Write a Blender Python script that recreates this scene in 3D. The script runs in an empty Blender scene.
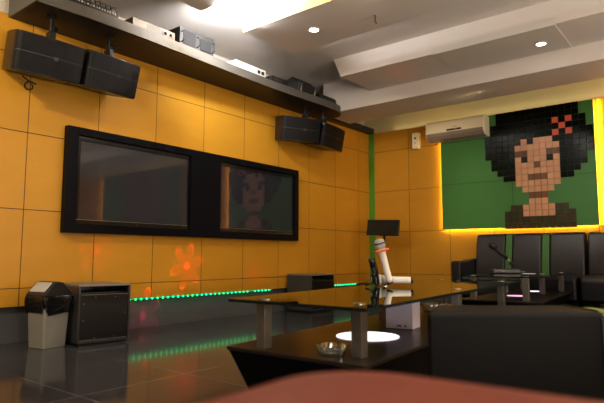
import bpy, bmesh, math, random
from mathutils import Vector, Matrix
from math import sin, cos, pi, radians, atan2
random.seed(7)
C = bpy.context.scene.collection
sc = bpy.context.scene

# ------------------------------------------------------------------ materials
def newmat(name):
    m = bpy.data.materials.new(name); m.use_nodes = True
    nt = m.node_tree; nt.nodes.clear()
    out = nt.nodes.new('ShaderNodeOutputMaterial')
    return m, nt, out
def N(nt, t, **kw):
    n = nt.nodes.new(t)
    for k, v in kw.items(): setattr(n, k, v)
    return n
def math_(nt, op, a, b=None, c=None):
    n = N(nt, 'ShaderNodeMath', operation=op)
    for i, v in enumerate((a, b, c)):
        if v is None: continue
        if isinstance(v, (int, float)): n.inputs[i].default_value = v
        else: nt.links.new(v, n.inputs[i])
    return n.outputs[0]
def mix_(nt, fac, a, b):
    n = N(nt, 'ShaderNodeMix', data_type='RGBA')
    for s, v in ((n.inputs[0], fac), (n.inputs[6], a), (n.inputs[7], b)):
        if isinstance(v, (int, float)): s.default_value = v
        elif isinstance(v, tuple): s.default_value = (*v[:3], 1)
        else: nt.links.new(v, s)
    return n.outputs[2]
def pmat(name, col, rough=.5, metal=0, var=.12, scale=8, bump=0, bscale=60, coat=0, spec=.5, emis=None, es=0):
    m, nt, out = newmat(name)
    b = N(nt, 'ShaderNodeBsdfPrincipled')
    nt.links.new(b.outputs[0], out.inputs[0])
    tc = N(nt, 'ShaderNodeTexCoord')
    no = N(nt, 'ShaderNodeTexNoise'); no.inputs['Scale'].default_value = scale; no.inputs['Detail'].default_value = 4
    nt.links.new(tc.outputs['Object'], no.inputs['Vector'])
    lo = tuple(c*(1-var) for c in col); hi = tuple(min(1, c*(1+var)) for c in col)
    c = mix_(nt, no.outputs[0], lo, hi)
    nt.links.new(c, b.inputs['Base Color'])
    b.inputs['Roughness'].default_value = rough; b.inputs['Metallic'].default_value = metal
    b.inputs['Coat Weight'].default_value = coat; b.inputs['Specular IOR Level'].default_value = spec
    if bump:
        n2 = N(nt, 'ShaderNodeTexNoise'); n2.inputs['Scale'].default_value = bscale; n2.inputs['Detail'].default_value = 3
        nt.links.new(tc.outputs['Object'], n2.inputs['Vector'])
        bp = N(nt, 'ShaderNodeBump'); bp.inputs['Strength'].default_value = bump; bp.inputs['Distance'].default_value = .01
        nt.links.new(n2.outputs[0], bp.inputs['Height']); nt.links.new(bp.outputs[0], b.inputs['Normal'])
    if emis:
        b.inputs['Emission Color'].default_value = (*emis, 1); b.inputs['Emission Strength'].default_value = es
    return m
def line_mask(nt, coord, origin, period, width):
    """1 on a groove, 0 elsewhere"""
    t = math_(nt, 'SUBTRACT', coord, origin)
    t = math_(nt, 'DIVIDE', t, period)
    t = math_(nt, 'ADD', t, 0.5)
    f = math_(nt, 'FRACT', t)
    f = math_(nt, 'SUBTRACT', f, .5)
    f = math_(nt, 'ABSOLUTE', f)
    return math_(nt, 'LESS_THAN', f, width/period/2)
def panelmat(name, col, axis, o1, p1, oz, pz, w=.006, rough=.45, groove=(.06, .035, .01), grain=0.1, both=None):
    m, nt, out = newmat(name)
    b = N(nt, 'ShaderNodeBsdfPrincipled'); nt.links.new(b.outputs[0], out.inputs[0])
    g = N(nt, 'ShaderNodeNewGeometry'); sp = N(nt, 'ShaderNodeSeparateXYZ'); nt.links.new(g.outputs['Position'], sp.inputs[0])
    a = line_mask(nt, sp.outputs[axis], o1, p1, w); z = line_mask(nt, sp.outputs[1 if both else 2], oz, pz, w)
    k = math_(nt, 'MAXIMUM', a, z)
    no = N(nt, 'ShaderNodeTexNoise'); no.inputs['Scale'].default_value = 3; no.inputs['Detail'].default_value = 5
    mp = N(nt, 'ShaderNodeMapping'); mp.inputs['Scale'].default_value = (1, 1, 3)
    nt.links.new(g.outputs['Position'], mp.inputs[0]); nt.links.new(mp.outputs[0], no.inputs['Vector'])
    # tone of each panel
    i1 = math_(nt, 'FLOOR', math_(nt, 'DIVIDE', math_(nt, 'SUBTRACT', sp.outputs[axis], o1), p1))
    i2 = math_(nt, 'FLOOR', math_(nt, 'DIVIDE', math_(nt, 'SUBTRACT', sp.outputs[1 if both else 2], oz), pz))
    cb = N(nt, 'ShaderNodeCombineXYZ'); nt.links.new(i1, cb.inputs[0]); nt.links.new(i2, cb.inputs[1])
    wn = N(nt, 'ShaderNodeTexWhiteNoise'); nt.links.new(cb.outputs[0], wn.inputs[0])
    f = math_(nt, 'ADD', math_(nt, 'MULTIPLY', no.outputs[0], .7), math_(nt, 'MULTIPLY', wn.outputs[0], .3))
    c = mix_(nt, f, tuple(x*(1-grain) for x in col), tuple(min(1, x*(1+grain)) for x in col))
    c = mix_(nt, k, c, groove)
    nt.links.new(c, b.inputs['Base Color']); b.inputs['Roughness'].default_value = rough
    bp = N(nt, 'ShaderNodeBump', invert=True); bp.inputs['Strength'].default_value = .5; bp.inputs['Distance'].default_value = .004
    nt.links.new(k, bp.inputs['Height']); nt.links.new(bp.outputs[0], b.inputs['Normal'])
    return m, nt, b
def emat(name, col, s):
    m, nt, out = newmat(name)
    e = N(nt, 'ShaderNodeEmission'); e.inputs[0].default_value = (*col, 1); e.inputs[1].default_value = s
    nt.links.new(e.outputs[0], out.inputs[0]); return m
def glassmat(name, tint, ior=1.5, rough=0.0, base=0.0):
    m, nt, out = newmat(name)
    tr = N(nt, 'ShaderNodeBsdfTransparent'); tr.inputs[0].default_value = (*tint, 1)
    gl = N(nt, 'ShaderNodeBsdfGlossy'); gl.inputs['Roughness'].default_value = rough; gl.inputs[0].default_value = (.9, .95, .93, 1)
    fr = N(nt, 'ShaderNodeFresnel'); fr.inputs[0].default_value = ior
    geo = N(nt, 'ShaderNodeNewGeometry')
    f = math_(nt, 'MULTIPLY', math_(nt, 'ADD', fr.outputs[0], base), math_(nt, 'SUBTRACT', 1.0, geo.outputs['Backfacing']))
    mx = N(nt, 'ShaderNodeMixShader'); nt.links.new(f, mx.inputs[0])
    nt.links.new(tr.outputs[0], mx.inputs[1]); nt.links.new(gl.outputs[0], mx.inputs[2]); nt.links.new(mx.outputs[0], out.inputs[0])
    return m

ORANGE = (.54, .275, .026)
M_wallA, _, _ = panelmat('orange_panel_left', ORANGE, 1, -.307, .596, .435, .6, rough=.42)
M_wallB, _, _ = panelmat('orange_panel_back', ORANGE, 0, .659, .6, .435, .6, rough=.42)
M_green, _, _ = panelmat('green_panel', (.060, .200, .050), 0, 2.122, 3, 1.65, 3, rough=.5, groove=(.02, .05, .01))
M_floor, ntf, bf = panelmat('floor_tile', (.060, .062, .072), 0, 1.2, .62, -4.97, .62, w=.008, rough=.15, groove=(.14, .14, .14), grain=.25, both=True)
bf.inputs['Roughness'].default_value = .10; bf.inputs['Specular IOR Level'].default_value = .2
M_ceil = pmat('ceiling_paint', (.62, .56, .50), .75, var=.03, scale=2)
M_patch = pmat('ceiling_paint_light', (.58, .54, .48), .7, var=.02, scale=2)
M_cream = pmat('cream_paint', (.66, .58, .33), .6, var=.03)
M_plinth = pmat('plinth_tile', (.10, .10, .105), .3, var=.15)
M_grey = pmat('rear_wall_paint', (.20, .15, .09), .8, var=.08)
M_stripgreen = pmat('green_trim_paint', (.10, .28, .03), .5)
M_black = pmat('black_gloss_frame', (.005, .006, .009), .32, var=.1, spec=.14)
M_screen = pmat('screen_glass', (.028, .029, .038), .05, var=.05, coat=.5, spec=.7)
M_bezel = pmat('bezel_gloss', (.012, .012, .013), .12)
M_speaker = pmat('speaker_grille', (.006, .006, .007), .5, spec=.25, bump=.25, bscale=400)
M_speakerside = pmat('speaker_shell', (.014, .014, .015), .32, bump=.05, bscale=200)
M_seam = pmat('speaker_seam', (.10, .085, .07), .4)
M_shelf = pmat('shelf_dark_laminate', (.032, .028, .026), .45, var=.2, bump=.05)
M_fascia = pmat('shelf_edge_laminate', (.095, .088, .075), .38, var=.1)
M_metal = pmat('brushed_steel', (.30, .31, .29), .28, metal=.75, var=.25, scale=12)
M_darkmetal = pmat('dark_metal', (.03, .03, .032), .35, metal=.5)
M_silver = pmat('silver_casing', (.075, .063, .045), .35, metal=.4)
M_blackplastic = pmat('black_plastic', (.014, .014, .015), .38)
M_cab = pmat('cabinet_laminate', (.045, .044, .046), .3, var=.12, bump=.04)
M_rack = pmat('rack_grey', (.018, .018, .019), .7, spec=.2)
M_cabtop = pmat('cabinet_top_laminate', (.20, .185, .17), .35)
M_cabfront = pmat('cabinet_front_panel', (.012, .011, .010), .33)
M_leather = pmat('black_leather', (.018, .018, .021), .38, bump=.1, bscale=140, var=.2)
M_leather2 = pmat('black_leather_worn', (.007, .007, .007), .5, bump=.08, bscale=170, spec=.18, var=.2)
M_leathergreen = pmat('green_leather', (.045, .14, .028), .45, bump=.25, bscale=120)
M_red = pmat('red_leather', (.17, .034, .018), .5, bump=.15, bscale=60, var=.12)
M_wood = pmat('dark_wood_laminate', (.026, .020, .017), .28, var=.4, scale=14)
M_base = pmat('black_lacquer_base', (.004, .004, .005), .45, spec=.15)
M_glass = glassmat('smoked_glass', (.30, .32, .31), 1.5, 0.0, .10)
M_glassedge = pmat('glass_edge', (.012, .022, .02), .12)
M_crystal = glassmat('clear_glass', (.92, .94, .93), 2.0, .15, .40)
M_white = pmat('white_plastic', (.72, .68, .62), .35)
M_paper = pmat('white_card', (.75, .70, .82), .7)
M_tissue = pmat('tissue_paper', (.85, .82, .72), .9)
M_grille = pmat('silver_mesh', (.55, .55, .52), .35, metal=.5, bump=.8, bscale=500)
M_orange = pmat('orange_rubber', (.75, .16, .05), .5)
M_ac = pmat('ivory_plastic', (.88, .80, .60), .4, var=.03)
M_acdark = pmat('grey_plastic', (.30, .25, .22), .4)
M_bin = pmat('grey_bin_plastic', (.24, .235, .205), .45)
M_bag = pmat('black_bag_film', (.008, .008, .009), .18, bump=.9, bscale=35)
M_lid = pmat('bin_lid_plastic', (.022, .022, .024), .35)
M_lidtop = pmat('bin_flap_plastic', (.42, .42, .44), .4)
M_ledgreen = emat('green_diode_light', (.02, 1.0, .30), 4)
M_tape = emat('green_tape_glow', (.0, .55, .22), 1.0)
M_ledyellow = emat('warm_strip_light', (1.0, .66, .12), 42)
M_lens = emat('downlight_glow', (1.0, .95, .88), 16)
M_disc = emat('white_table_light', (1.0, .88, .95), 1.6)
M_pink = emat('pink_table_light', (1.0, .50, .78), 1.3)
M_tube = emat('cove_tube', (1.0, .93, .78), 4)

# ------------------------------------------------------------------ mesh helpers
def bm_obj(name, bm, mats, parent=None, loc=None, smooth=False, bevel=0, seg=2, angle=35):
    """mesh built in the coordinates of its parent (or of the world)"""
    if loc is not None: bmesh.ops.translate(bm, verts=bm.verts, vec=-Vector(loc))
    bmesh.ops.recalc_face_normals(bm, faces=bm.faces)
    me = bpy.data.meshes.new(name); bm.to_mesh(me); bm.free()
    for m in (mats if isinstance(mats, (list, tuple)) else [mats]): me.materials.append(m)
    if smooth:
        for p in me.polygons: p.use_smooth = True
    o = bpy.data.objects.new(name, me); C.objects.link(o)
    if parent: o.parent = parent
    if loc is not None: o.location = loc
    if bevel:
        b = o.modifiers.new('bevel', 'BEVEL'); b.width = bevel; b.segments = seg; b.limit_method = 'ANGLE'; b.angle_limit = radians(angle)
        b.harden_normals = False
        for p in me.polygons: p.use_smooth = True
        try:
            o.modifiers.new('wn', 'WEIGHTED_NORMAL').keep_sharp = True
        except Exception: pass
    return o
def bbox(bm, x0, x1, y0, y1, z0, z1, mi=0):
    vs = [bm.verts.new((x, y, z)) for z in (z0, z1) for x, y in ((x0, y0), (x1, y0), (x1, y1), (x0, y1))]
    fs = [(0, 3, 2, 1), (4, 5, 6, 7), (0, 1, 5, 4), (1, 2, 6, 5), (2, 3, 7, 6), (3, 0, 4, 7)]
    r = []
    for f in fs:
        fa = bm.faces.new([vs[i] for i in f]); fa.material_index = mi; r.append(fa)
    return vs
def prism(bm, pts, z0, z1, mi=0, pts2=None):
    a = [bm.verts.new((x, y, z0)) for x, y in pts]; b = [bm.verts.new((x, y, z1)) for x, y in (pts2 or pts)]
    n = len(pts)
    bm.faces.new(a[::-1]).material_index = mi; bm.faces.new(b).material_index = mi
    for i in range(n): bm.faces.new((a[i], a[(i+1) % n], b[(i+1) % n], b[i])).material_index = mi
    return a+b
def extrude_profile(bm, prof, axis, a0, a1, mi=0):
    """prof: closed 2D outline; axis 'x': (y,z) along x; 'y': (x,z) along y"""
    def P(u, v, t): return (t, u, v) if axis == 'x' else (u, t, v)
    A = [bm.verts.new(P(u, v, a0)) for u, v in prof]; B = [bm.verts.new(P(u, v, a1)) for u, v in prof]
    n = len(prof); bm.faces.new(A).material_index = mi; bm.faces.new(B[::-1]).material_index = mi
    for i in range(n): bm.faces.new((A[i], B[i], B[(i+1) % n], A[(i+1) % n])).material_index = mi
def tube(bm, path, r, seg=10, caps=True, radii=None):
    path = [Vector(p) for p in path]; rings = []
    up = Vector((0, 0, 1))
    for i, p in enumerate(path):
        d = (path[min(i+1, len(path)-1)]-path[max(i-1, 0)]).normalized()
        a = d.cross(up)
        if a.length < 1e-3: a = d.cross(Vector((1, 0, 0)))
        a.normalize(); b = d.cross(a).normalized()
        rr = radii[i] if radii else r
        rings.append([bm.verts.new(p+a*rr*cos(2*pi*k/seg)+b*rr*sin(2*pi*k/seg)) for k in range(seg)])
    for i in range(len(rings)-1):
        for k in range(seg):
            bm.faces.new((rings[i][k], rings[i][(k+1) % seg], rings[i+1][(k+1) % seg], rings[i+1][k]))
    if caps: bm.faces.new(rings[0][::-1]); bm.faces.new(rings[-1])
def lathe(bm, prof, seg=32, c=(0, 0, 0)):
    """prof (r,z) from bottom axis to top axis"""
    rings = []
    for r, z in prof:
        if r < 1e-5: rings.append([bm.verts.new((c[0], c[1], c[2]+z))])
        else: rings.append([bm.verts.new((c[0]+r*cos(2*pi*k/seg), c[1]+r*sin(2*pi*k/seg), c[2]+z)) for k in range(seg)])
    for a, b in zip(rings, rings[1:]):
        for k in range(seg):
            k2 = (k+1) % seg
            if len(a) == 1 and len(b) == 1: continue
            if len(a) == 1: bm.faces.new((a[0], b[k2], b[k]))
            elif len(b) == 1: bm.faces.new((a[k], a[k2], b[0]))
            else: bm.faces.new((a[k], a[k2], b[k2], b[k]))
def box_obj(name, x0, x1, y0, y1, z0, z1, mat, parent=None, bevel=0, seg=2, loc=None):
    bm = bmesh.new(); bbox(bm, x0, x1, y0, y1, z0, z1)
    return bm_obj(name, bm, mat, parent, loc, bevel=bevel, seg=seg)
def tag(o, label, cat, group=None, kind=None):
    o['label'] = label; o['category'] = cat
    if group: o['group'] = group
    if kind: o['kind'] = kind
    return o
def thing(name, label, cat, loc=(0, 0, 0), rz=0, group=None):
    o = bpy.data.objects.new(name, None); C.objects.link(o); o.empty_display_size = .05
    o.location = loc; o.rotation_euler = (0, 0, rz)
    return tag(o, label, cat, group)
def struct(o): o['kind'] = 'structure'; return o
def copy_tree(o, parent=None):
    c = o.copy(); C.objects.link(c); c.parent = parent
    for ch in list(o.children): copy_tree(ch, c)
    return c

# ------------------------------------------------------------------ room shell
RX, RY = 9.0, -9.6
FZ0 = FZ = .03   # height of the floor
struct(box_obj('floor', -.1, RX, RY, .1, -.1, FZ, M_floor))
bm = bmesh.new(); bbox(bm, -.14, 0, RY, 0.0, .30, 2.527)
struct(bm_obj('wall_left', bm, M_wallA))
struct(box_obj('baseboard_left', -.16, -.035, RY, .04, .03, .30, M_plinth))
struct(box_obj('wall_left_upper', -.22, -.14, RY, .15, .30, 3.0, M_ceil)).name = 'wall_upper'
struct(box_obj('wall_back', -.04, RX, 0, .05, .30, 2.527, M_wallB))
struct(box_obj('baseboard_back', -.04, RX, .03, .09, .03, .30, M_plinth))
struct(box_obj('wall_top', -.14, RX, .09, .2, .3, 2.95, M_cream))
struct(box_obj('wall_right', RX, RX+.1, RY, .1, .03, 3.0, M_wallB))
struct(box_obj('wall_front', -.1, RX, RY-.1, RY, .03, 3.0, M_grey))
struct(box_obj('ceiling', -.22, RX, RY, .2, 2.92, 3.0, M_ceil))
# dark board standing in for the shaded gap above the left wall, and the green corner strip
struct(box_obj('trim_1', -.14, .10, -5.2, -.02, 2.528, 2.60, M_shelf))
struct(box_obj('trim_2', .0, .093, -.012, 0.0, .30, 2.527, M_stripgreen, bevel=.003))
# dropped ceiling panels and beams (all run parallel with the back wall)
struct(box_obj('trim_3', .885, 7.6, -6.4, -4.115, 2.72, 2.80, M_ceil))
bm = bmesh.new(); bbox(bm, .86, 7.6, -3.59, -2.89, 2.72, 2.80)
for f in bm.faces:
    if f.calc_center_median().y < -3.58: f.material_index = 1  # near face carries the warm cove light in its colour
struct(bm_obj('trim_4', bm, [M_ceil, pmat('cove_lit_paint', (.50, .38, .13), .6, var=.03)]))
bm = bmesh.new(); prism(bm, [(.895, -2.07), (RX, -2.07), (RX, -1.40), (.895, -1.40)], 2.70, 2.92, pts2=[(.80, -2.07), (RX, -2.07), (RX, -1.40), (.80, -1.40)])
struct(bm_obj('trim_5', bm, M_ceil))
struct(box_obj('trim_6', .17, RX, -1.41, -.80, 2.52, 2.92, M_ceil))
struct(box_obj('trim_7', -.14, RX, -.80, .09, 2.80, 2.90, M_cream))
struct(box_obj('trim_8', 2.01, 3.15, -2.075, -1.45, 2.690, 2.76, M_patch))

# ------------------------------------------------------------------ lights
def area(name, loc, rot, sx, sy, e, col, spread=pi):
    l = bpy.data.lights.new(name, 'AREA'); l.shape = 'RECTANGLE'; l.size = sx; l.size_y = sy; l.energy = e; l.color = col; l.spread = spread
    o = bpy.data.objects.new(name, l); C.objects.link(o); o.location = loc; o.rotation_euler = rot; return o
def spot(name, loc, target, e, col, angle=100, blend=.6, r=.04):
    l = bpy.data.lights.new(name, 'SPOT'); l.energy = e; l.color = col; l.spot_size = radians(angle); l.spot_blend = blend; l.shadow_soft_size = r
    o = bpy.data.objects.new(name, l); C.objects.link(o); o.location = loc
    o.rotation_euler = (Vector(target)-Vector(loc)).to_track_quat('-Z', 'Y').to_euler(); return o
def point(name, loc, e, col, r=.05):
    l = bpy.data.lights.new(name, 'POINT'); l.energy = e; l.color = col; l.shadow_soft_size = r
    o = bpy.data.objects.new(name, l); C.objects.link(o); o.location = loc; return o
WARM = (1.0, .88, .70)
# cove tubes on top of the near ceiling panel, lighting the slot between the two panels
area('cove_light', (2.6, -4.26, 2.83), (radians(180+12), 0, 0), 3.2, .06, 30, (1, .88, .62))
area('cove_light_side', (.98, -3.86, 2.735), (0, radians(180+25), 0), .22, .42, 80, (.95, .96, 1))
spot('cove_spot', (1.02, -3.88, 2.735), (.38, -3.35, 2.92), 120, (.93, .95, 1), 130, .9, .06)
area('cove_light_shelf', (.93, -3.25, 2.82), (0, radians(180+55), 0), .05, .5, 26, (.95, .96, 1))
# downlights of the room, mixed with added spots and fills that have no fixture
spot('wall_spot', (1.5, -7.25, 2.66), (.0, -4.6, 1.15), 215, (1, .88, .62), 80, .8, .04)
spot('wall_spot_far', (2.4, -3.6, 2.69), (.0, -2.6, 1.0), 18, WARM, 110, .8, .06)
spot('wall_spot_back', (1.5, -2.97, 2.715), (.75, 0, 1.2), 55, (1, .90, .66), 52, .8, .04)  # added to brighten the dim back wall
area('added_uplight', (6.4, -3.6, .7), (radians(180), radians(-12), 0), .6, .6, 120, (1, .91, .82))  # this and the next two are uplights added to brighten ceiling undersides
area('added_uplight_mid', (5.9, -6.4, .7), (radians(180), radians(-15), 0), .6, .6, 130, (1, .91, .82))
area('added_uplight_rear', (3.2, -9.0, 1.0), (radians(180), 0, 0), .5, .5, 90, (1, .92, .84))
spot('mural_spot', (2.6, -2.97, 2.715), (2.25, 0, 1.25), 110, (1, .95, .88), 42, .5, .04)  # added to bring up the mosaic tiles
spot('wall_spot_corner', (2.2, -1.15, 2.50), (.2, -.5, .9), 26, (1, .82, .45), 110, .8, .05)
spot('downlight_lamp', (1.40, -3.23, 2.71), (1.40, -3.23, 0), 22, (1, .93, .82), 120, .8, .04)
spot('downlight_lamp_far', (2.94, -1.70, 2.685), (2.94, -1.70, 0), 26, (1, .93, .82), 130, .8, .04)
spot('table_spot', (3.4, -4.9, 2.69), (2.9, -4.6, .4), 34, WARM, 90, .8, .05)
point('fill_point', (7.6, -6.6, 1.5), 95, (1, .91, .82), .35)  # this and the next two are unseen points added as general fill
point('fill_point_rear', (4.6, -9.0, 1.9), 50, (1, .92, .84), .35)
point('fill_point_side', (8.2, -2.6, 1.4), 70, (1, .90, .78), .3)
area('room_fill', (5.2, -4.6, 2.66), (0, 0, 0), 3.5, 4.5, 46, (1, .92, .82))
# warm strips behind the green panels and above the back wall
area('top_cove', (3.2, .035, 2.545), (radians(180), 0, 0), 5.6, .05, 2.0, (1, .86, .58))
for nm, l, s, r in (('mural_side_light', (3.10, -.02, 1.78), (.03, 1.45), (0, radians(-90), 0)),):
    area(nm, l, r, s[1], .03, 7, (1, .62, .10))

area('mural_side_light', (7.34, -.03, 1.75), (0, radians(-90), 0), 1.4, .03, 8, (1, .62, .10))
# ------------------------------------------------------------------ twin screen unit on the left wall
tv = thing('screen_surround', 'black glossy wall surround holding two flat screens side by side', 'frame', (0, -3.34, .87))
def loc_box(bm, root, *a): bbox(bm, a[0]-root.location.x, a[1]-root.location.x, a[2]-root.location.y, a[3]-root.location.y, a[4]-root.location.z, a[5]-root.location.z)
bm = bmesh.new()
FY = [-4.78, -4.685, -3.495, -3.095, -1.855, -1.785]; FH = [.868, .938, 1.682, 1.744]
loc_box(bm, tv, 0.002, .062, FY[0], FY[5], FH[0], FH[1]); loc_box(bm, tv, 0.002, .062, FY[0], FY[5], FH[2], FH[3])
for a, b in ((0, 1), (2, 3), (4, 5)): loc_box(bm, tv, 0.002, .062, FY[a], FY[b], FH[1], FH[2])
loc_box(bm, tv, 0.002, .01, FY[0], FY[5], FH[0], FH[3])
bm_obj('frame', bm, M_black, tv)
def screen(y0, y1, label):
    s = thing('flat_screen', label, 'television', (.0105, (y0+y1)/2, .940), 0, 'flat screens in the black surround')
    w = (y1-y0)/2-.004
    bm = bmesh.new(); b = .026; h = .738
    for (a, c, d, e) in ((-w, w, 0, b+.012), (-w, w, h-b-.012, h), (-w, -w+b, b+.012, h-b-.012), (w-b, w, b+.012, h-b-.012)): bbox(bm, 0, .030, a, c, d, e)
    bm_obj('bezel', bm, M_bezel, s, bevel=.003)
    bm = bmesh.new(); bbox(bm, 0.002, .022, -w+b, w-b, b+.012, h-b-.012); bm_obj('display', bm, M_screen, s)
    bm = bmesh.new(); bbox(bm, .0301, .032, -.02, .02, .018, .024); bm_obj('badge', bm, M_silver, s)
    bm = bmesh.new(); bbox(bm, .0301, .034, -w+.01, w-.01, .036, .040); bm_obj('lower_trim', bm, M_metal, s)
    return s
screen(FY[1], FY[2], 'switched off flat screen in the near left bay of the black surround')
screen(FY[3], FY[4], 'switched off flat screen in the far right bay of the black surround')

# ------------------------------------------------------------------ equipment shelf under the ceiling
sh = thing('wall_shelf', 'long dark shelf under the ceiling carrying the sound equipment', 'shelf', (0, -5.28, 2.5))
def shelf_outline(off=0):
    f = [(.455, -5.25), (.485, -4.9), (.49, -4.4), (.48, -4.0), (.455, -3.4), (.44, -2.8), (.45, -2.3), (.475, -1.8), (.47, -1.55), (.44, -1.40), (.37, -1.30), (.27, -1.25), (.14, -1.23), (0.003, -1.23)]
    return [(0.003, -5.25)]+[(x-off if 0 < i < len(f)-1 else x, y) for i, (x, y) in enumerate(f)]
bm = bmesh.new()
prism(bm, [(x, y+5.28) for x, y in shelf_outline(.012)], .0, .07); bm_obj('board', bm, M_shelf, sh)
bm = bmesh.new(); o1 = shelf_outline()[1:]; o2 = shelf_outline(.012)[1:]
for i in range(len(o1)-1):
    a, b = o1[i], o1[i+1]; c, d = (a[0]-.011, a[1]), (b[0]-.011, b[1])
    if i > 7: c = (a[0]-.011, a[1]-.011); d = (b[0]-.011, b[1]-.011)
    prism(bm, [(p[0], p[1]+5.28) for p in (a, b, d, c)], -.004, .082)
bmesh.ops.remove_doubles(bm, verts=bm.verts, dist=1e-4)
bm_obj('edge_band', bm, M_fascia, sh)
bm = bmesh.new(); bbox(bm, 0.003, .455, .012, .028, .0, .30); bm_obj('end_panel', bm, M_fascia, sh)

# ------------------------------------------------------------------ speakers hung under the shelf
def speaker(y0, w, label, rz=0, x=.10, ztop=2.245, tilt=11, mirror=False, round_left=True, bx=.27, byo=0):
    s = thing('wall_speaker', label, 'speaker', (x, y0+w/2, ztop), rz, 'black speakers hung under the shelf')
    h = .285; d = .30
    # plan outline (x forward, y to the right), rounded nose corner
    out = [(0, -w/2+.03), (.12, -w/2+.006)]
    cx_, cy_, r = d-.05, -w/2+.05, .05
    for k in range(7):
        a = radians(-96+k*96/6)
        out.append((cx_+r*cos(a), cy_+r*sin(a)))
    for k in range(1, 6):
        t = k/6; out.append((d+.022*sin(pi*t), -w/2+.05+(w-.055)*t))
    out += [(d-.004, w/2-.004), (d-.016, w/2), (0, w/2-.05)]
    R = Matrix.Rotation(radians(tilt), 4, 'Y')
    def mk(name, bm, mat, par=s, bev=0):
        bmesh.ops.transform(bm, matrix=R, verts=bm.verts)
        return bm_obj(name, bm, mat, par, bevel=bev, seg=2, angle=50)
    bm = bmesh.new(); prism(bm, out, -h, 0); body = mk('body', bm, M_speakerside, bev=.006)
    # grille: a skin just proud of the front
    n0, n1 = 4, len(out)-2
    fr = out[n0:n1]
    bm = bmesh.new()
    A = []
    for (u, v) in fr: A.append((bm.verts.new((u+.004, v, -h+.008)), bm.verts.new((u+.004, v, -.008))))
    for a, b in zip(A, A[1:]): bm.faces.new((a[0], b[0], b[1], a[1]))
    mk('grille', bm, M_speaker)
    bm = bmesh.new()
    B = [((u+.0055, v)) for u, v in fr]
    A = [(bm.verts.new((u, v, -h*.49)), bm.verts.new((u, v, -h*.49+.003))) for u, v in B]
    for a, b in zip(A, A[1:]): bm.faces.new((a[0], b[0], b[1], a[1]))
    mk('seam', bm, M_seam)
    bm = bmesh.new(); u = d+.022; c = .03
    for (a, b_, e, f) in ((-.018, .018, -.014, -.011), (-.018, .018, .011, .014), (-.018, -.015, -.014, .014), (.015, .018, -.014, .014)):
        bbox(bm, u, u+.006, c+a, c+b_, -h*.5+e, -h*.5+f)
    bbox(bm, u, u+.004, c-.015, c+.015, -h*.5-.011, -h*.5+.011)
    mk('badge', bm, M_blackplastic)
    # bracket up to the shelf
    bm = bmesh.new(); bxl = bx-x; top = 2.498-ztop
    tube(bm, [(bxl, byo, top), (bxl, byo, .02)], .014, 12)
    tube(bm, [(bxl, byo, top), (bxl, byo, top-.012)], .035, 16)
    tube(bm, [(bxl-.02, byo, .045), (bxl+.03, byo+.025, .045)], .02, 12)
    bbox(bm, bxl-.04, bxl+.04, byo-.02, byo+.02, -.075, .02)
    bm_obj('bracket', bm, M_darkmetal, s, smooth=False)
    return s
speaker(-5.335, .50, 'large black speaker with rounded end, nearest of those hung under the shelf', rz=radians(-3), x=.10, ztop=2.355, tilt=14, byo=.03)
speaker(-4.825, .48, 'black speaker hung beside the rounded nearest speaker, above the left screen', rz=radians(3), x=.10, ztop=2.365, tilt=14, bx=.28, byo=.0)
speaker(-2.20, .50, 'black speaker with a glossy rounded corner above the right screen', rz=radians(-24), x=.08, ztop=2.375, byo=.10, bx=.25)
speaker(-1.75, .54, 'black speaker at the far end of the shelf, farthest from the camera', rz=radians(8), x=.10, ztop=2.375, byo=-.17, bx=.30)
# loose cable loop under the nearest speaker
bm = bmesh.new(); pts = []
for k in range(15):
    t = k/14; pts.append((.16+.02*sin(t*9), -5.21+.10*t+.05*sin(t*2*pi), 2.02-.07*sin(pi*min(1, t*1.2))-.04*t))
tube(bm, pts, .006, 8)
tag(bm_obj('speaker_cable', bm, M_blackplastic, smooth=True), 'thin black cable looping under the nearest hanging speaker', 'cable')

# ------------------------------------------------------------------ equipment on the shelf
ST = 2.583
def gear(name, label, y0, y1, x0, x1, h, mat, cat='equipment', rz=0):
    t = thing(name, label, cat, ((x0+x1)/2, (y0+y1)/2, ST), rz)
    t['w'] = (y1-y0); t['d'] = (x1-x0); t['h'] = h
    w, d = (y1-y0)/2, (x1-x0)/2
    bm = bmesh.new(); bbox(bm, -d, d, -w, w, .012, h); bm_obj('casing', bm, mat, t, bevel=.005)
    for sx in (-1, 1):
        for sy in (-1, 1):
            bm = bmesh.new(); lathe(bm, [(0, 0), (.014, 0), (.012, .014), (0, .014)], 10, (sx*(d-.03), sy*(w-.03), 0)); bm_obj('foot', bm, M_blackplastic, t)
    for k in ('w', 'd', 'h'): del t[k]
    return t, w, d
t, w, d = gear('patch_panel', 'black rack unit with a row of white sockets at the near end of the shelf', -5.02, -4.60, .16, .44, .075, M_blackplastic)
bm = bmesh.new()
for k in range(16):
    y = -w+.03+k*(2*w-.06)/15; bbox(bm, d-.001, d+.004, y-.006, y+.006, .04, .052)
bm_obj('sockets', bm, M_white, t)
bm = bmesh.new()
for k in range(8):
    y = -w+.04+k*.045; tube(bm, [(d-.06, y, .075), (d-.02, y+.01, .10), (d+.02, y+.02, .09), (d+.03, y+.03, .03)], .004, 6)
bm_obj('cables', bm, M_blackplastic, t, smooth=True)
t, w, d = gear('amplifier', 'beige silver amplifier with vent slots and two dark knobs on the shelf', -4.47, -4.03, .15, .44, .09, M_silver, 'amplifier')
bm = bmesh.new()
for k in range(12): bbox(bm, d-.002, d+.003, -.08+k*.016, -.073+k*.016, .03, .075)
bm_obj('vent_slots', bm, M_blackplastic, t)
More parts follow.
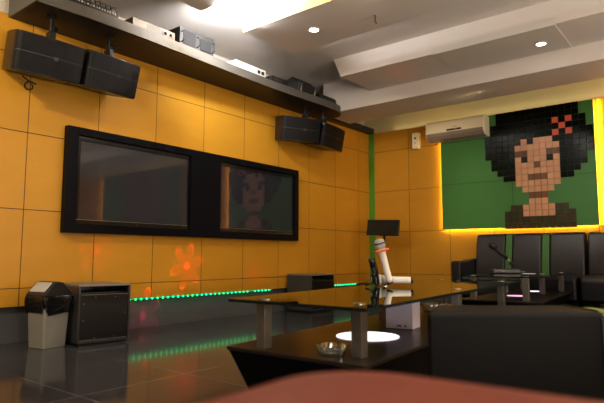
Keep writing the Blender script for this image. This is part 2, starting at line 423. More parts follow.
for y in (w-.10, w-.045):
    bm = bmesh.new(); lathe(bm, [(0, 0), (.014, 0), (.012, .02), (0, .02)], 14)
    bmesh.ops.transform(bm, matrix=Matrix.Translation((d, y, .055)) @ Matrix.Rotation(radians(90), 4, 'Y'), verts=bm.verts); bm_obj('knob', bm, M_blackplastic, t)
bm = bmesh.new(); bbox(bm, -d+.02, d-.03, -w+.03, w-.2, .09, .105)
for k in range(6): bbox(bm, -d+.05, d-.06, w-.19+k*.03, w-.18+k*.03, .09, .096)
bm_obj('top_plate', bm, M_blackplastic, t)
t, w, d = gear('power_amplifier', 'tall black boxed amplifier with grey front bands, largest device on the shelf', -3.97, -3.56, .12, .43, .185, M_blackplastic, 'amplifier')
bm = bmesh.new(); bbox(bm, d, d+.006, -w+.04, -.02, .03, .165); bm_obj('front_plate', bm, M_rack, t, bevel=.003)
bm = bmesh.new(); bbox(bm, d, d+.010, .04, w-.04, .03, .14); bm_obj('face_plate', bm, M_rack, t, bevel=.004)
for y in (-w+.02, .0, w-.02):
    bm = bmesh.new(); tube(bm, [(d, y, .04), (d+.03, y, .05), (d+.03, y, .13), (d, y, .14)], .006, 8); bm_obj('handle', bm, M_darkmetal, t, smooth=True)
t, w, d = gear('receiver', 'low white receiver with two dark sockets, brightly lit on the shelf', -3.25, -2.80, .15, .42, .085, M_white, 'receiver')
for k in range(2): box_obj('socket', d, d+.004, w-.13+k*.06, w-.09+k*.06, .025, .06, M_blackplastic, t)
t, w, d = gear('media_player', 'small black player box right of the white receiver on the shelf', -2.70, -2.42, .18, .42, .07, M_blackplastic, 'player')
bm = bmesh.new(); bbox(bm, d, d+.003, -w+.03, w-.10, .03, .045); bm_obj('display', bm, M_silver, t)
t = thing('stage_monitor', 'black wedge cabinet propped on metal legs near the far shelf end', 'speaker', (.28, -2.0, ST))
bm = bmesh.new(); extrude_profile(bm, [(-.10, .03), (.10, .03), (.13, .12), (.02, .21), (-.10, .18)], 'y', -.20, .14); bm_obj('cabinet', bm, M_blackplastic, t, bevel=.006)
for y in (-.16, .10):
    bm = bmesh.new(); tube(bm, [(.11, y, 0), (.13, y, .12)], .010, 8); bm_obj('leg', bm, M_metal, t, smooth=True)
    bm = bmesh.new(); tube(bm, [(-.08, y, 0), (-.08, y, .05)], .010, 8); bm_obj('leg', bm, M_metal, t, smooth=True)
bm = bmesh.new(); extrude_profile(bm, [(.10, 0), (.40, 0), (.38, .10), (.12, .12)], 'y', -1.78, -1.42)
bmesh.ops.translate(bm, verts=bm.verts, vec=(0, 0, ST+.001))
tag(bm_obj('equipment_case', bm, M_blackplastic, bevel=.02, seg=3), 'low black soft case lying at the far shelf tip', 'case')

# ------------------------------------------------------------------ green diode strip under the left wall panels
for (ya, yb, lb) in ((-4.38, -2.19, 'green glowing diode strip under the orange panels between the two floor cabinets'), (-1.60, -.35, 'short green diode strip under the orange panels beyond the far cabinet')):
    st = thing('light_strip', lb, 'light', (-.012, ya, .285), 0)
    box_obj('tape', -.006, .008, 0, yb-ya, .004, .012, M_tape, st)
    first = None; n = int((yb-ya)/.06)
    for k in range(n):
        if k == 30 and yb-ya > 2: continue
        if first is None:
            bm = bmesh.new(); bmesh.ops.create_icosphere(bm, subdivisions=1, radius=.010); first = bm_obj('diode', bm, M_ledgreen, st); o = first
        else: o = first.copy(); C.objects.link(o); o.parent = st
        o.location = (.012, .03+k*.06, .005)
area('diode_glow', (.02, -3.2, .27), (0, 0, 0), .03, 2.2, .22, (.03, 1, .4))
area('diode_glow_far', (.02, -.95, .27), (0, 0, 0), .03, 1.2, .12, (.03, 1, .4))
point('corner_cyan', (.05, -.03, 2.555), .25, (.0, 1, .7), .01)

# ------------------------------------------------------------------ floor cabinets
def cabinet(cx_, cy_, dd, ww, rz, label):
    t = thing('floor_cabinet', label, 'cabinet', (cx_, cy_, FZ0), rz, 'dark floor cabinets along the left wall')
    d, w = dd/2, ww/2; H = .440; z0 = .016; th = .016
    bm = bmesh.new()
    bbox(bm, -d, d, -w, -w+th, z0, H-th); bbox(bm, -d, d, w-th, w, z0, H-th); bbox(bm, -d, d-.002, -w+th, w-th, z0, z0+th); bbox(bm, -d, -d+th, -w+th, w-th, z0+th, H-th)
    bm_obj('carcass', bm, M_cab, t, bevel=.002)
    box_obj('top', -d, d, -w, w, H-th+.0005, H, M_cabtop, t, bevel=.002)
    box_obj('shelf_slot', -d+th, d-.09, -w+th, w-th, H-.073, H-.063, M_cab, t)
    door = box_obj('door', d-.024, d-.006, -w+th+.002, w-th-.002, z0+th+.002, H-.073, M_cabfront, t, bevel=.002)
    for zz in (H-.077, z0+th+.004): box_obj('metal_trim', d-.008, d-.003, -w+th+.004, w-th-.004, zz, zz+.004, M_metal, door)
    for (yy, zz) in ((-w+.04, .30), (-w+.04, .18), (w-.04, .22), (-.07, .345), (.08, .345), (.08, .05), (-.07, .05)):
        bm = bmesh.new(); bmesh.ops.create_icosphere(bm, subdivisions=1, radius=.005); bmesh.ops.translate(bm, verts=bm.verts, vec=(d-.004, yy, zz)); bm_obj('screw', bm, M_metal, door)
    box_obj('plinth', -d+.03, d-.02, -w+.02, w-.02, 0, z0+.002, M_blackplastic, t)
    return t
cabinet(.330, -4.655, .44, .395, radians(-9), 'dark floor cabinet with an open slot, standing beside the swing bin')
cabinet(.215, -1.735, .37, .455, 0, 'dark floor cabinet beyond the glass table, against the left wall')

# ------------------------------------------------------------------ swing bin with black bag
t = thing('swing_bin', 'grey swing lid bin lined with a black bag beside the cabinet', 'bin', (.345, -5.015, FZ0), radians(9))
bm = bmesh.new()
def rrect(hw, hd, r, n=4):
    P = []
    for cx_, cy_, a0 in ((hw-r, hd-r, 0), (-hw+r, hd-r, 90), (-hw+r, -hd+r, 180), (hw-r, -hd+r, 270)):
        for k in range(n+1):
            a = radians(a0+90*k/n); P.append((cx_+r*cos(a), cy_+r*sin(a)))
    return P
prism(bm, rrect(.086, .090, .014), 0, .31, pts2=rrect(.102, .106, .018))
bm_obj('body', bm, M_bin, t, bevel=.004)
bm = bmesh.new(); n = 48; rings = []
for j, (z, r) in enumerate(((.365, .108), (.370, .114), (.355, .118), (.335, .119), (.310, .117), (.285, .114), (.265, .111))):
    ring = []
    base = rrect(r, r, .03, 11)
    for k, (x, y) in enumerate(base):
        w_ = 0 if j < 2 else (.006*sin(k*2.1)+.005*sin(k*5.3+j))
        dz = -(.0 if j < 4 else (.022*sin(k*.55+1)+.014*sin(k*1.9)))*(j-3)/3
        L = math.hypot(x, y); ring.append(bm.verts.new((x*(1+w_/L), y*(1+w_/L), z+dz)))
    rings.append(ring)
for a, b in zip(rings, rings[1:]):
    for k in range(len(a)): bm.faces.new((a[k], a[(k+1) % len(a)], b[(k+1) % len(a)], b[k]))
bm_obj('bag', bm, M_bag, t, smooth=True)
prof = [(-.112, .350), (-.112, .378), (-.035, .458), (.0, .466), (.035, .458), (.112, .378), (.112, .350)]
bm = bmesh.new(); extrude_profile(bm, prof, 'x', -.108, .108); bm_obj('lid', bm, M_lid, t, bevel=.005)
bm = bmesh.new(); prism(bm, [(-.085, -.100), (.085, -.100), (.085, -.040), (-.085, -.040)], 0, .006)
for v in bm.verts: v.co.z += .378+(v.co.y+.112)*1.04+.003
bm_obj('flap', bm, M_lidtop, t, bevel=.002)

# ------------------------------------------------------------------ back wall: green panels, mosaic portrait
def glow_panel(x0, x1, z0, z1, label, y=-.05, left=True):
    t = thing('backlit_panel', label, 'wall panel', ((x0+x1)/2, 0, z0))
    hx = (x1-x0)/2; H = z1-z0
    box_obj('face', -hx, hx, y, y+.014, 0, H, M_green, t)
    box_obj('batten', -hx+.10, hx-.10, y+.014, -.001, .10, H-.06, M_blackplastic, t)
    g = .028
    bm = bmesh.new()
    if left: bbox(bm, -hx+.008, -hx+.008+g, y+.0145, y+.019, .01, H-.02)
    bbox(bm, hx-.008-g, hx-.008, y+.0145, y+.019, .01, H-.02); bbox(bm, -hx+.008+g, hx-.008-g, y+.0145, y+.019, .008, .008+g)
    bm_obj('glow_strip', bm, M_ledyellow, t)
    return t
glow_panel(1.178, 3.070, 1.043, 2.515, 'green backlit wall panel behind the tiled portrait of a woman')
T = .0747; MX0 = 1.792; MZ1 = 2.519
rows = [
 '..BBBBBBBBBBBBB..',
 '..BBBBBBBBBBBBB..',
 '.BBBBBBBBBBFBFBB.',
 '.BBBBBBBBBBBFBBB.',
 'BBBBBBBBBBBFBFBBB',
 'BBBBBBSBSSSBBBBBB',
 'BBBBBSSSSSSSBBBBB',
 'BBBBBWWSSSWWBBBBB',
 '.BBBBSESSSESBBBB.',
 '.BBBBSSSNSSSBBBB.',
 '..BBBSSSSSSSBBB..',
 '...BBSSNNNSSBB...',
 '.....SSSSSSS.....',
 '......SSSSS......',
 '.......NNN.......',
 '.......SSS.......',
 '....GGSSSSSGG....',
 '...GGGSSSSSGGG...',
 '...GGGGGGGGGGG...',
 '...GGGGGGGGGGG...']
# each kind of tile: (part name, colour)
def tilemat(name, col, var=.12, rough=.22):
    m, nt, out = newmat(name)
    b = N(nt, 'ShaderNodeBsdfPrincipled'); nt.links.new(b.outputs[0], out.inputs[0])
    g = N(nt, 'ShaderNodeNewGeometry')
    c = mix_(nt, g.outputs['Random Per Island'], tuple(x*(1-var) for x in col), tuple(x*(1+var) for x in col))
    nt.links.new(c, b.inputs['Base Color']); b.inputs['Roughness'].default_value = rough; b.inputs['Specular IOR Level'].default_value = .22 if name == 'black_tile' else .4
    return m
kinds = {'B': ('hair', tilemat('black_tile', (.003, .003, .004), .2, .20)), 'S': ('face', tilemat('skin_tile', (.60, .33, .20), .08, .30)),
         'N': ('shaded_skin', tilemat('brown_tile', (.20, .095, .055), .1, .3)), 'W': ('eyebrow', tilemat('brow_tile', (.15, .065, .035), .1, .3)),
         'E': ('eye', tilemat('eye_tile', (.012, .010, .010), .1, .25)), 'F': ('hair_flower', tilemat('coral_tile', (.70, .13, .065), .08, .35)),
         'G': ('blouse', tilemat('olive_tile', (.050, .040, .016), .15, .4))}
mo = thing('mosaic_portrait', 'pixel tile portrait of a woman with black hair and a coral flower', 'picture', (MX0+8.5*T, -.05, MZ1-20*T))
def pieces(ch):
    cells = {(r, c) for r, line in enumerate(rows) for c, x in enumerate(line) if x == ch}; res = []
    while cells:
        st = [cells.pop()]; comp = []
        while st:
            r, c = st.pop(); comp.append((r, c))
            for dr in (-1, 0, 1):
                for dc in (-1, 0, 1):
                    if (r+dr, c+dc) in cells: cells.discard((r+dr, c+dc)); st.append((r+dr, c+dc))
        res.append(sorted(comp))
    return sorted(res)
for k, (nm, mt) in kinds.items():
    for comp in pieces(k):
        bm = bmesh.new()
        for r, c in comp:
            x0 = (c-8.5)*T; z1 = (20-r)*T; g = .0016; by = -.010; y1 = 0
            a = [bm.verts.new((x, y1, z)) for x, z in ((x0+g, z1-T+g), (x0+T-g, z1-T+g), (x0+T-g, z1-g), (x0+g, z1-g))]
            e = .0012; tw = random.uniform(-.0002, .0002)
            b = [bm.verts.new((x, by+tw*s_, z)) for (x, z), s_ in zip(((x0+g+e, z1-T+g+e), (x0+T-g-e, z1-T+g+e), (x0+T-g-e, z1-g-e), (x0+g+e, z1-g-e)), (1, -1, -1, 1))]
            bm.faces.new(b)
            for i in range(4): bm.faces.new((a[i], a[(i+1) % 4], b[(i+1) % 4], b[i]))
        if k == 'N': nm = {9: 'nose', 11: 'mouth', 14: 'neck_shade'}[comp[0][0]]
        bm_obj(nm, bm, mt, mo)
# a second panel farther along the same wall (seen mirrored in the screens)
t = glow_panel(4.5, 7.3, 1.0, 2.5, 'second green backlit panel farther right along the back wall', left=False)
t2 = thing('mosaic_portrait', 'second tile face in grey brown, right of the sofas, seen only mirrored in the screens', 'picture', (5.7, -.05, 1.02))
bm = bmesh.new(); bbox(bm, -.75, .75, -.008, 0, 0, 1.46); bm_obj('face', bm, pmat('dull_tile', (.15, .11, .08), .5), t2)
for x in (-.45, .30): box_obj('eye', x, x+.16, -.012, -.008, 1.08, 1.24, M_blackplastic, t2)

# ------------------------------------------------------------------ air conditioner, dispenser
ac = thing('air_conditioner', 'ivory split air conditioner on the back wall above the green panel', 'air conditioner', (1.455, -.052, 2.235))
W = .405
prof = [(0, .265), (-.155, .265), (-.185, .25), (-.198, .21), (-.200, .10), (-.19, .055), (-.15, .02), (-.06, .0), (0, 0)]
bm = bmesh.new(); extrude_profile(bm, prof, 'x', -W, W); bm_obj('body', bm, M_ac, ac, bevel=.01, seg=3)
bm = bmesh.new(); extrude_profile(bm, [(-.203, .098), (-.194, .054), (-.154, .017), (-.064, -.004), (-.064, .004), (-.15, .028), (-.186, .06), (-.196, .098)], 'x', -W+.015, W-.02); bm_obj('louvre', bm, M_acdark, ac)
bm = bmesh.new(); bbox(bm, -.10, .10, -.2025, -.199, .112, .134); bm_obj('display', bm, M_blackplastic, ac)
bm = bmesh.new(); bbox(bm, -.02, .04, -.2025, -.199, .158, .164); bm_obj('badge', bm, M_metal, ac)
bm = bmesh.new(); bbox(bm, .02, .035, -.204, -.2026, .118, .128); bm_obj('indicator_light', bm, emat('red_indicator', (1, .2, .1), 1.2), ac)
d_ = thing('air_freshener', 'small white air freshener dispenser mounted left of the air conditioner', 'dispenser', (.806, -.001, 2.205))
box_obj('housing', -.052, .052, -.075, 0, 0, .23, M_ac, d_, bevel=.012, seg=3)
bm = bmesh.new(); bbox(bm, -.012, .012, -.078, -.0745, .135, .16); bm_obj('nozzle', bm, M_blackplastic, d_)
bm = bmesh.new(); bbox(bm, -.006, .006, -.078, -.0745, .075, .085); bm_obj('button', bm, M_blackplastic, d_)

# ------------------------------------------------------------------ screen on a stand in the corner
sd = thing('display_stand', 'small tilted black display on a floor stand in the room corner', 'display', (.53, -.5, .03))
bm = bmesh.new()
for k in range(3):
    a = radians(30+120*k); tube(bm, [(0, 0, .10), (.2*cos(a), .2*sin(a), .012)], .009, 8)
bm_obj('tripod', bm, M_darkmetal, sd, smooth=True)
bm = bmesh.new(); tube(bm, [(0, 0, .07), (0, 0, .95)], .013, 12); bm_obj('pole', bm, M_darkmetal, sd, smooth=True)
R = Matrix.Translation((0.0, -.03, 1.04)) @ Matrix.Rotation(radians(2.5), 4, 'Y') @ Matrix.Rotation(radians(-8), 4, 'X')
bm = bmesh.new(); w, h = .245, .108
for a in ((-w, w, -h, -h+.02), (-w, w, h-.02, h), (-w, -w+.02, -h+.02, h-.02), (w-.02, w, -h+.02, h-.02)): bbox(bm, a[0], a[1], -.018, .018, a[2], a[3])
bmesh.ops.transform(bm, matrix=R, verts=bm.verts); bm_obj('frame', bm, M_blackplastic, sd, bevel=.003)
bm = bmesh.new(); bbox(bm, -w+.02, w-.02, -.012, .016, -h+.02, h-.02); bmesh.ops.transform(bm, matrix=R, verts=bm.verts); bm_obj('screen_glass', bm, pmat('green_black_glass', (.010, .014, .010), .3), sd)
bm = bmesh.new(); bbox(bm, -.03, .03, .0, .05, -.11, .02); bmesh.ops.transform(bm, matrix=R, verts=bm.verts); bm_obj('mount', bm, M_darkmetal, sd)

# ------------------------------------------------------------------ sofas on the back wall
def sofa(x0, x1, label, arm_left=True, stripes=(), seat_z=.475):
    t = thing('sofa', label, 'sofa', ((x0+x1)/2, -.45, 0)); c = (x0+x1)/2; Y = .45
    def L(x): return x-c
    f0 = -.80
    def cushion(nm, xa, xb, prof, mat, bev=.03):
        bm = bmesh.new(); extrude_profile(bm, [(y+Y, z) for y, z in prof], 'x', L(xa), L(xb)); return bm_obj(nm, bm, mat, t, bevel=bev, seg=4)
    back = [(-.10, .20), (-.32, .20), (-.36, .48), (-.30, .80), (-.26, .945), (-.20, .965), (-.12, .94), (-.08, .80)]
    bm = None
    xs = [x0]+[v for s in stripes for v in s]+[x1]
    for i in range(len(xs)-1):
        m = M_leathergreen if i % 2 else M_leather
        cushion('back_stripe' if i % 2 else 'backrest', xs[i]+.002, xs[i+1]-.002, back if not i % 2 else [(y, z) for y, z in back], m, .012 if i % 2 else .02)
    cushion('seat', x0+.004, x1-.004, [(-.34, .22), (f0, .22), (f0-.01, .44), (f0+.03, seat_z), (-.34, seat_z)], M_leather)
    cushion('base', x0+.01, x1-.01, [(-.10, .05), (f0+.05, .05), (f0+.05, .215), (-.10, .215)], M_base, .008)
    for xx in (x0+.08, x1-.08):
        for yy in (-.72, -.16):
            bm = bmesh.new(); lathe(bm, [(0, .03), (.02, .03), (.025, .055), (0, .055)], 12, (L(xx), yy+Y, 0)); bm_obj('leg', bm, M_darkmetal, t)
    if arm_left:
        cushion('armrest', x0-.115, x0, [(-.10, .06), (-.81, .06), (-.82, .60), (-.80, .63), (-.60, .63), (-.34, .66), (-.10, .66)], M_leather, .02)
    return t
sofa(1.723, 2.958, 'black leather sofa with two green back stripes and a left armrest, below the portrait', True, ((2.082, 2.165), (2.499, 2.587)))
sofa(2.985, 4.30, 'black leather sofa right of the striped sofa, cut by the right edge of the photo', False, ((3.34, 3.42), (3.76, 3.84)), .487)

# ------------------------------------------------------------------ glass tables
def quad_obj(name, q, z0, z1, mats, parent, root, bevel=0, side=None, q2=None):
    bm = bmesh.new(); prism(bm, [(x-root[0], y-root[1]) for x, y in q], z0, z1, pts2=[(x-root[0], y-root[1]) for x, y in (q2 or q)])
    if side is not None:
        for f in bm.faces:
            if abs(f.normal.z) < .5 if f.normal.length else False: f.material_index = 1
    bm.normal_update()
    if side is not None:
        for f in bm.faces: f.material_index = 1 if abs(f.normal.z) < .5 else 0
    return bm_obj(name, bm, mats, parent, bevel=bevel)
def table(q, bq, zg, zb, pillars, discs, label, inset=.10):
    cx_ = sum(p[0] for p in q)/4; cy_ = sum(p[1] for p in q)/4; root = (cx_, cy_)
    t = thing('coffee_table', label, 'table', (cx_, cy_, 0))
    quad_obj('glass_top', q, zg-.012, zg, [M_glass, M_glassedge], t, root, side=1)
    def shr(Q, s):
        cx2 = sum(p[0] for p in Q)/4; cy2 = sum(p[1] for p in Q)/4
        return [(x-s*(1 if x > cx2 else -1), y-s*(1 if y > cy2 else -1)) for x, y in Q]
    quad_obj('base', shr(bq, inset), FZ0, zb-.016, M_base, t, root, bevel=.004, q2=shr(bq, .006))
    quad_obj('shelf_top', bq, zb-.016, zb, M_wood, t, root, bevel=.003)
    for (x, y) in pillars:
        bm = bmesh.new(); bbox(bm, x-.023-cx_, x+.023-cx_, y-.023-cy_, y+.023-cy_, zb, zg-.0125)
        bm_obj('leg', bm, M_metal, t, bevel=.002)
        bm = bmesh.new(); lathe(bm, [(0, 0), (.026, 0), (.026, .003), (0, .003)], 20, (x-cx_, y-cy_, zg+.0002)); bm_obj('glass_cap', bm, M_metal, t)
    for (x, y, r, m) in discs:
        bm = bmesh.new(); lathe(bm, [(0, 0), (r, 0), (r, .003), (0, .003)], 40, (x-cx_, y-cy_, zb+.0003)); bm_obj('light_disc', bm, m, t)
    return t
table([(2.546, -5.345), (3.232, -5.345), (2.990, -2.765), (2.252, -2.70)], [(2.530, -5.336), (3.215, -5.331), (2.985, -2.80), (2.26, -2.74)], .50, .30,
      [(2.690, -5.275), (3.115, -5.205), (2.56, -4.05), (3.02, -4.05), (2.40, -2.88), (2.885, -2.90)],
      [(2.852, -4.72, .150, M_disc), (2.76, -3.62, .10, M_disc)], 'long smoked glass coffee table on chrome pillars, nearest, with microphones on it')
table([(2.435, -2.52), (3.005, -2.40), (2.945, -.88), (2.40, -.88)], [(2.42, -2.56), (3.065, -2.53), (2.93, -.86), (2.40, -.86)], .52, .33,
      [(2.50, -2.44), (2.925, -2.42), (2.49, -1.60), (2.82, -1.55), (2.47, -.95), (2.85, -.96)],
      [(2.70, -1.93, .085, M_pink), (2.63, -1.15, .075, M_disc)], 'farther smoked glass coffee table with a desk microphone, in front of the striped sofa')

# ------------------------------------------------------------------ things on the tables
def axis_mat(a, b):
    a = Vector(a); b = Vector(b); q = (b-a).to_track_quat('Z', 'Y'); return Matrix.Translation(a) @ q.to_matrix().to_4x4(), (b-a).length
def microphone(a, b, label, head=True, body=M_white, ring=M_orange, r=.017, capmat=M_blackplastic, grille=M_grille):
    """a = tail, b = head end"""
    m, Ln = axis_mat(a, b)
    t = thing('microphone', label, 'microphone', a); t.rotation_mode = 'QUATERNION'; t.rotation_quaternion = m.to_quaternion()
    hl = .062
    bm = bmesh.new(); lathe(bm, [(0, .012), (r*.86, .012), (r*.9, .03), (r*1.02, Ln-hl-.03), (r*1.25, Ln-hl), (0, Ln-hl)], 24); bm_obj('handle', bm, body, t, smooth=True)
    bm = bmesh.new(); lathe(bm, [(0, 0), (r*.8, .0), (r*.88, .004), (r*.88, .012), (0, .012)], 24); bm_obj('end_cap', bm, capmat, t, smooth=False)
    bm = bmesh.new(); R2 = r*1.5
    lathe(bm, [(0, Ln-hl), (r*1.25, Ln-hl), (R2, Ln-hl+.018), (R2*1.02, Ln-hl*.42), (R2*.86, Ln-.010), (R2*.45, Ln-.001), (0, Ln)], 24); bm_obj('grille', bm, grille, t, smooth=True)
    bm = bmesh.new(); lathe(bm, [(R2*1.03, Ln-hl*.52), (R2*1.07, Ln-hl*.50), (R2*1.07, Ln-hl*.40), (R2*1.03, Ln-hl*.38)], 24); bm_obj('band', bm, M_silver, t, smooth=True)
    if ring:
        bm = bmesh.new(); lathe(bm, [(r*1.1, Ln-hl-.016), (r*2.1, Ln-hl-.014), (r*2.2, Ln-hl-.009), (r*2.1, Ln-hl-.004), (r*1.1, Ln-hl-.002)], 6)
        bm_obj('anti_roll_ring', bm, ring, t)
    return t
G = .5008
microphone((2.640, -4.118, G+.018), (2.598, -4.178, G+.284), 'white microphone with silver head and orange ring leaning in the desk stand', r=.022)
microphone((2.722, -3.985, G+.037), (2.500, -4.100, G+.039), 'white microphone with black end cap lying flat on the near glass table', ring=None, r=.023, grille=M_white)
ds = thing('microphone_stand', 'black desk microphone stand holding the upright white microphone', 'stand', (2.555, -4.165, G))
for k in range(3):
    a = radians(100+120*k); bm = bmesh.new(); tube(bm, [(0, 0, .028), (.05*cos(a), .05*sin(a), .007)], .006, 8); bm_obj('foot', bm, M_blackplastic, ds, smooth=True)
bm = bmesh.new(); tube(bm, [(0, 0, .02), (.0, 0, .09), (-.004, -.012, .125)], .011, 12); tube(bm, [(0, 0, .06), (0, 0, .08)], .017, 12); bm_obj('post', bm, M_blackplastic, ds, smooth=True)
bm = bmesh.new(); tube(bm, [(.0, -.012, .12), (.005, -.03, .165)], .016, 12, radii=[.013, .019]); bm_obj('clip', bm, M_blackplastic, ds, smooth=True)
bm = bmesh.new(); tube(bm, [(.022, .02, .012), (.018, .01, .10), (.005, .0, .15)], .008, 10); bm_obj('brace', bm, M_blackplastic, ds, smooth=True)
# ashtrays
def ashtray(loc, r, h, label):
    t = thing('ashtray', label, 'ashtray', loc, 0, 'clear glass ashtrays')
    n = 40; bm = bmesh.new(); rings = []
    for (rr, z, fl) in ((0, 0, 0), (.80, 0, .3), (.86, .15, 1), (.98, .8, 1), (1.0, 1, .6), (.88, 1.0, .6), (.78, .45, .4), (.72, .28, 0), (0, .25, 0)):
        if rr == 0: rings.append([bm.verts.new((0, 0, z*h))]); continue
        rings.append([bm.verts.new(((rr+.035*fl*(1 if k % 2 else -1))*r*cos(2*pi*k/n), (rr+.035*fl*(1 if k % 2 else -1))*r*sin(2*pi*k/n), (z-(.25 if (k % 10 < 2 and z >= 1) else 0))*h)) for k in range(n)])
    for a, b in zip(rings, rings[1:]):
        for k in range(n):
            k2 = (k+1) % n
            if len(a) == 1: bm.faces.new((a[0], b[k2], b[k]))
            elif len(b) == 1: bm.faces.new((a[k], a[k2], b[0]))
            else: bm.faces.new((a[k], a[k2], b[k2], b[k]))
    bm_obj('bowl', bm, M_crystal, t); return t
ashtray((3.00, -5.225, .301), .062, .038, 'clear cut glass ashtray on the table base beside the front chrome pillar')
ashtray((2.60, -3.44, .301), .085, .055, 'clear cut glass ashtray farther back, seen just left of the black padded bench')
# tissue box
tb = thing('tissue_box', 'white tissue box under the glass of the near table', 'box', (2.832, -4.325, .301), radians(8))
bm = bmesh.new(); bbox(bm, -.075, .075, -.062, .062, 0, .150)
bm_obj('carton', bm, M_paper, tb, bevel=.003)
box_obj('printed_mark', -.012, .012, -.0628, -.062, .012, .019, M_blackplastic, tb); box_obj('printed_mark', .03, .04, -.0628, -.062, .010, .022, M_acdark, tb)
bm = bmesh.new(); n = 14
ring0 = [bm.verts.new((.03*cos(2*pi*k/n)*1.6, .014*sin(2*pi*k/n), .1502)) for k in range(n)]
ring1 = [bm.verts.new((.045*cos(2*pi*k/n)*(1+.3*sin(k*2.3)), .03*sin(2*pi*k/n)*(1+.3*cos(k*1.7)), .166+.008*sin(k*1.9))) for k in range(n)]
ring2 = [bm.verts.new((.018*cos(2*pi*k/n), .012*sin(2*pi*k/n), .176+.004*sin(k*2.7))) for k in range(n)]
for a, b in ((ring0, ring1), (ring1, ring2)):
    for k in range(n): bm.faces.new((a[k], a[(k+1) % n], b[(k+1) % n], b[k]))
bm.faces.new(ring2)
bm_obj('tissue', bm, M_tissue, tb, smooth=True)
# desk microphone on the far table
dm = thing('desk_microphone', 'black gooseneck desk microphone on a flat base on the far glass table', 'microphone', (2.50, -1.58, .5215), radians(30)); dm.scale = (1.35, 1.35, 1.15)
box_obj('base', -.10, .09, -.05, .05, 0, .035, M_cab, dm, bevel=.006)
bm = bmesh.new(); tube(bm, [(.02, 0, .035), (.03, 0, .07), (.02, 0, .11), (.0, 0, .14)], .007, 10); bm_obj('gooseneck', bm, M_metal, dm, smooth=True)
bm = bmesh.new(); tube(bm, [(.01, 0, .12), (-.07, 0, .21)], .02, 14, radii=[.012, .018]); bm_obj('handle', bm, M_blackplastic, dm, smooth=True)
bm = bmesh.new(); tube(bm, [(-.07, 0, .21), (-.078, 0, .219), (-.098, 0, .241), (-.106, 0, .25)], .02, 14, radii=[.018, .024, .024, .012]); bm_obj('grille', bm, M_darkmetal, dm, smooth=True)
bm = bmesh.new(); tube(bm, [(.03, -.02, .09), (.05, .02, .085)], .012, 10); bm_obj('clip', bm, M_blackplastic, dm, smooth=True)
bm = bmesh.new(); bbox(bm, 2.66, 2.76, -1.62, -1.52, .5205, .5235)
tag(bm_obj('paper_note', bm, M_paper), 'small white folded paper lying on the far glass table', 'paper')

# ------------------------------------------------------------------ padded bench in the right foreground
bn = thing('padded_bench', 'black leather padded bench with a green band in the right foreground', 'bench', (3.463, -5.348, 0), atan2(.638, .770))
def bbx(nm, x0, x1, mat, bev=.022, z0=.04, z1=.502, y0=0, y1=.26):
    bm = bmesh.new(); bbox(bm, x0, x1, y0, y1, z0, z1)
    o = bm_obj(nm, bm, mat, bn, bevel=bev, seg=5); return o
bm = bmesh.new(); prism(bm, [(0, 0), (.58, 0), (.58, .27), (.10, .27)], .04, .502); bm_obj('cushion', bm, M_leather2, bn, bevel=.016, seg=5)
bbx('green_band', .587, .69, M_leathergreen, .018, z1=.496); bbx('cushion', .697, 1.24, M_leather2)
for x in (.568, .709):
    bm = bmesh.new(); tube(bm, [(x, -.0035, .06), (x, -.0035, .478), (x, .022, .5035), (x, .25, .5035)], .0032, 8)
    bm_obj('piping', bm, M_leather, bn, smooth=True)
bbx('base', .12, 1.20, M_base, .004, .03, .045, .02, .24)

# ------------------------------------------------------------------ red round stool under the camera
rs = thing('padded_stool', 'out of focus red leather padded stool at the bottom edge of the photo', 'stool', (4.07, -6.56, FZ0), radians(3))
def ring(r, hx, hy, z, n=10): return [(x, y, z) for x, y in rrect(hx, hy, r, n)]
bm = bmesh.new(); prev = None
for (off, z) in ((-.03, .27), (-.008, .285), (0, .31), (.0, .44), (-.004, .470), (-.014, .488), (-.035, .498), (-.09, .503)):
    rg = [bm.verts.new(v) for v in ring(.15+off, .305+off, .275+off, z)]
    if prev:
        for k in range(len(rg)): bm.faces.new((prev[k], prev[(k+1) % len(rg)], rg[(k+1) % len(rg)], rg[k]))
    else: bm.faces.new(rg[::-1])
    prev = rg
bm.faces.new(prev); bm_obj('cushion', bm, M_red, rs, smooth=True)
bm = bmesh.new(); prism(bm, rrect(.26, .23, .12, 6), .0, .27); bm_obj('base', bm, M_base, rs)
bm = bmesh.new(); pp = [(x, y, .30) for x, y in rrect(.305, .275, .15, 10)]; tube(bm, pp+pp[:1], .005, 8, caps=False); bm_obj('piping', bm, M_red, rs, smooth=True)

# ------------------------------------------------------------------ downlights in the ceiling
for (x, y, z, lb) in ((1.40, -3.23, 2.72, 'round recessed downlight in the dropped ceiling panel, nearer of the two'), (2.94, -1.70, 2.690, 'round recessed downlight in the ceiling beam above the portrait wall')):
    t = thing('downlight', lb, 'ceiling light', (x, y, z), 0, 'recessed ceiling downlights')
    bm = bmesh.new(); lathe(bm, [(.040, -.001), (.044, -.006), (.052, -.005), (.054, 0), (.040, 0)], 28); bm_obj('trim_ring', bm, M_white, t, smooth=False)
    bm = bmesh.new(); lathe(bm, [(0, -.003), (.039, -.003), (.039, -.001), (0, -.001)], 28); bm_obj('lens', bm, M_lens, t)
cs = thing('wire_hook', 'thin dark curved hook hanging from the dropped ceiling panel', 'hook', (1.985, -3.15, 2.72))
bm = bmesh.new(); tube(bm, [(0, 0, -.001), (0.01, 0, -.02), (-.005, .01, -.045), (.008, .015, -.07)], .006, 8); bm_obj('wire', bm, M_blackplastic, cs, smooth=True)

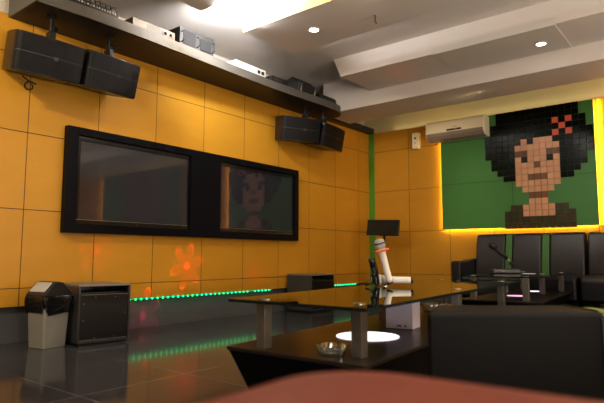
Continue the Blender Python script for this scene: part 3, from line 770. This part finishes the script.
# ------------------------------------------------------------------ red laser show: spots with a flower shaped beam
def laser(name, loc, target, e, size, col=(1, .02, .12), petals=6, rot=0):
    o = spot(name, loc, target, e, col, size, 0.0, 0.0); l = o.data; l.use_nodes = True
    nt = l.node_tree; nt.nodes.clear()
    out = N(nt, 'ShaderNodeOutputLight'); em = N(nt, 'ShaderNodeEmission'); tc = N(nt, 'ShaderNodeTexCoord'); s = N(nt, 'ShaderNodeSeparateXYZ')
    nt.links.new(tc.outputs['Normal'], s.inputs[0])
    zz = math_(nt, 'ABSOLUTE', s.outputs[2]); k = 1/math.tan(radians(size/2))
    u = math_(nt, 'MULTIPLY', math_(nt, 'DIVIDE', s.outputs[0], zz), k); v = math_(nt, 'MULTIPLY', math_(nt, 'DIVIDE', s.outputs[1], zz), k)
    r = math_(nt, 'SQRT', math_(nt, 'ADD', math_(nt, 'MULTIPLY', u, u), math_(nt, 'MULTIPLY', v, v)))
    th = math_(nt, 'ADD', math_(nt, 'ARCTAN2', v, u), rot)
    ed = math_(nt, 'MULTIPLY', math_(nt, 'ABSOLUTE', math_(nt, 'SINE', math_(nt, 'MULTIPLY', th, petals/2))), .9)
    dif = math_(nt, 'ABSOLUTE', math_(nt, 'SUBTRACT', r, ed))
    line = math_(nt, 'MAXIMUM', math_(nt, 'SUBTRACT', 1, math_(nt, 'DIVIDE', dif, .055)), 0)
    core = math_(nt, 'MAXIMUM', math_(nt, 'SUBTRACT', 1, math_(nt, 'DIVIDE', r, .22)), 0)
    inner = math_(nt, 'MULTIPLY', math_(nt, 'LESS_THAN', r, ed), .12)
    tot = math_(nt, 'ADD', math_(nt, 'ADD', line, math_(nt, 'MULTIPLY', core, 1.0)), inner)
    nt.links.new(tot, em.inputs[1]); em.inputs[0].default_value = (1, 1, 1, 1); nt.links.new(em.outputs[0], out.inputs[0])
    return o
LP = (3.6, -3.2, 2.60)
laser('laser_beam', LP, (0, -3.469, .583), 2200, 6.0, rot=.3)
laser('laser_beam_b', LP, (0, -4.447, .722), 900, 4.4, rot=.8)
laser('laser_beam_c', LP, (-.035, -3.943, .134), 2600, 5.6, rot=.1)
laser('laser_beam_d', LP, (0, -2.50, .50), 800, 4.2, rot=.1)
laser('laser_beam_e', LP, (0, -3.66, .50), 500, 3.6, (.75, .8, .05), rot=.5)
laser('laser_beam_f', (2.2, -3.6, 1.2), (1.49, -1.80, 2.70), 160, 9, (1, .15, .04), rot=.5)

# ------------------------------------------------------------------ world, camera
w = bpy.data.worlds.new('world'); sc.world = w; w.use_nodes = True
w.node_tree.nodes['Background'].inputs[0].default_value = (.02, .018, .015, 1); w.node_tree.nodes['Background'].inputs[1].default_value = .5
cd = bpy.data.cameras.new('camera'); cam = bpy.data.objects.new('camera', cd); C.objects.link(cam); sc.camera = cam
yaw, pit, rol = .671915983, .101262233, .002075777
f = Vector((-sin(yaw)*cos(pit), cos(yaw)*cos(pit), sin(pit))); r = Vector((cos(yaw), sin(yaw), 0)); u = r.cross(f)
r2 = r*cos(rol)+u*sin(rol); u2 = -r*sin(rol)+u*cos(rol)
m = Matrix((r2, u2, -f)).transposed().to_4x4(); m.translation = Vector((4.24401, -6.97628, .68019))
cam.matrix_world = m
cd.sensor_width = 36; cd.lens = 539.69/604*36; cd.clip_start = .05
cd.dof.use_dof = True; cd.dof.focus_distance = 4.3; cd.dof.aperture_fstop = 2.8
sc.view_settings.view_transform = 'Standard'; sc.view_settings.look = 'Medium High Contrast'; sc.view_settings.exposure = -0.28; sc.view_settings.gamma = 1
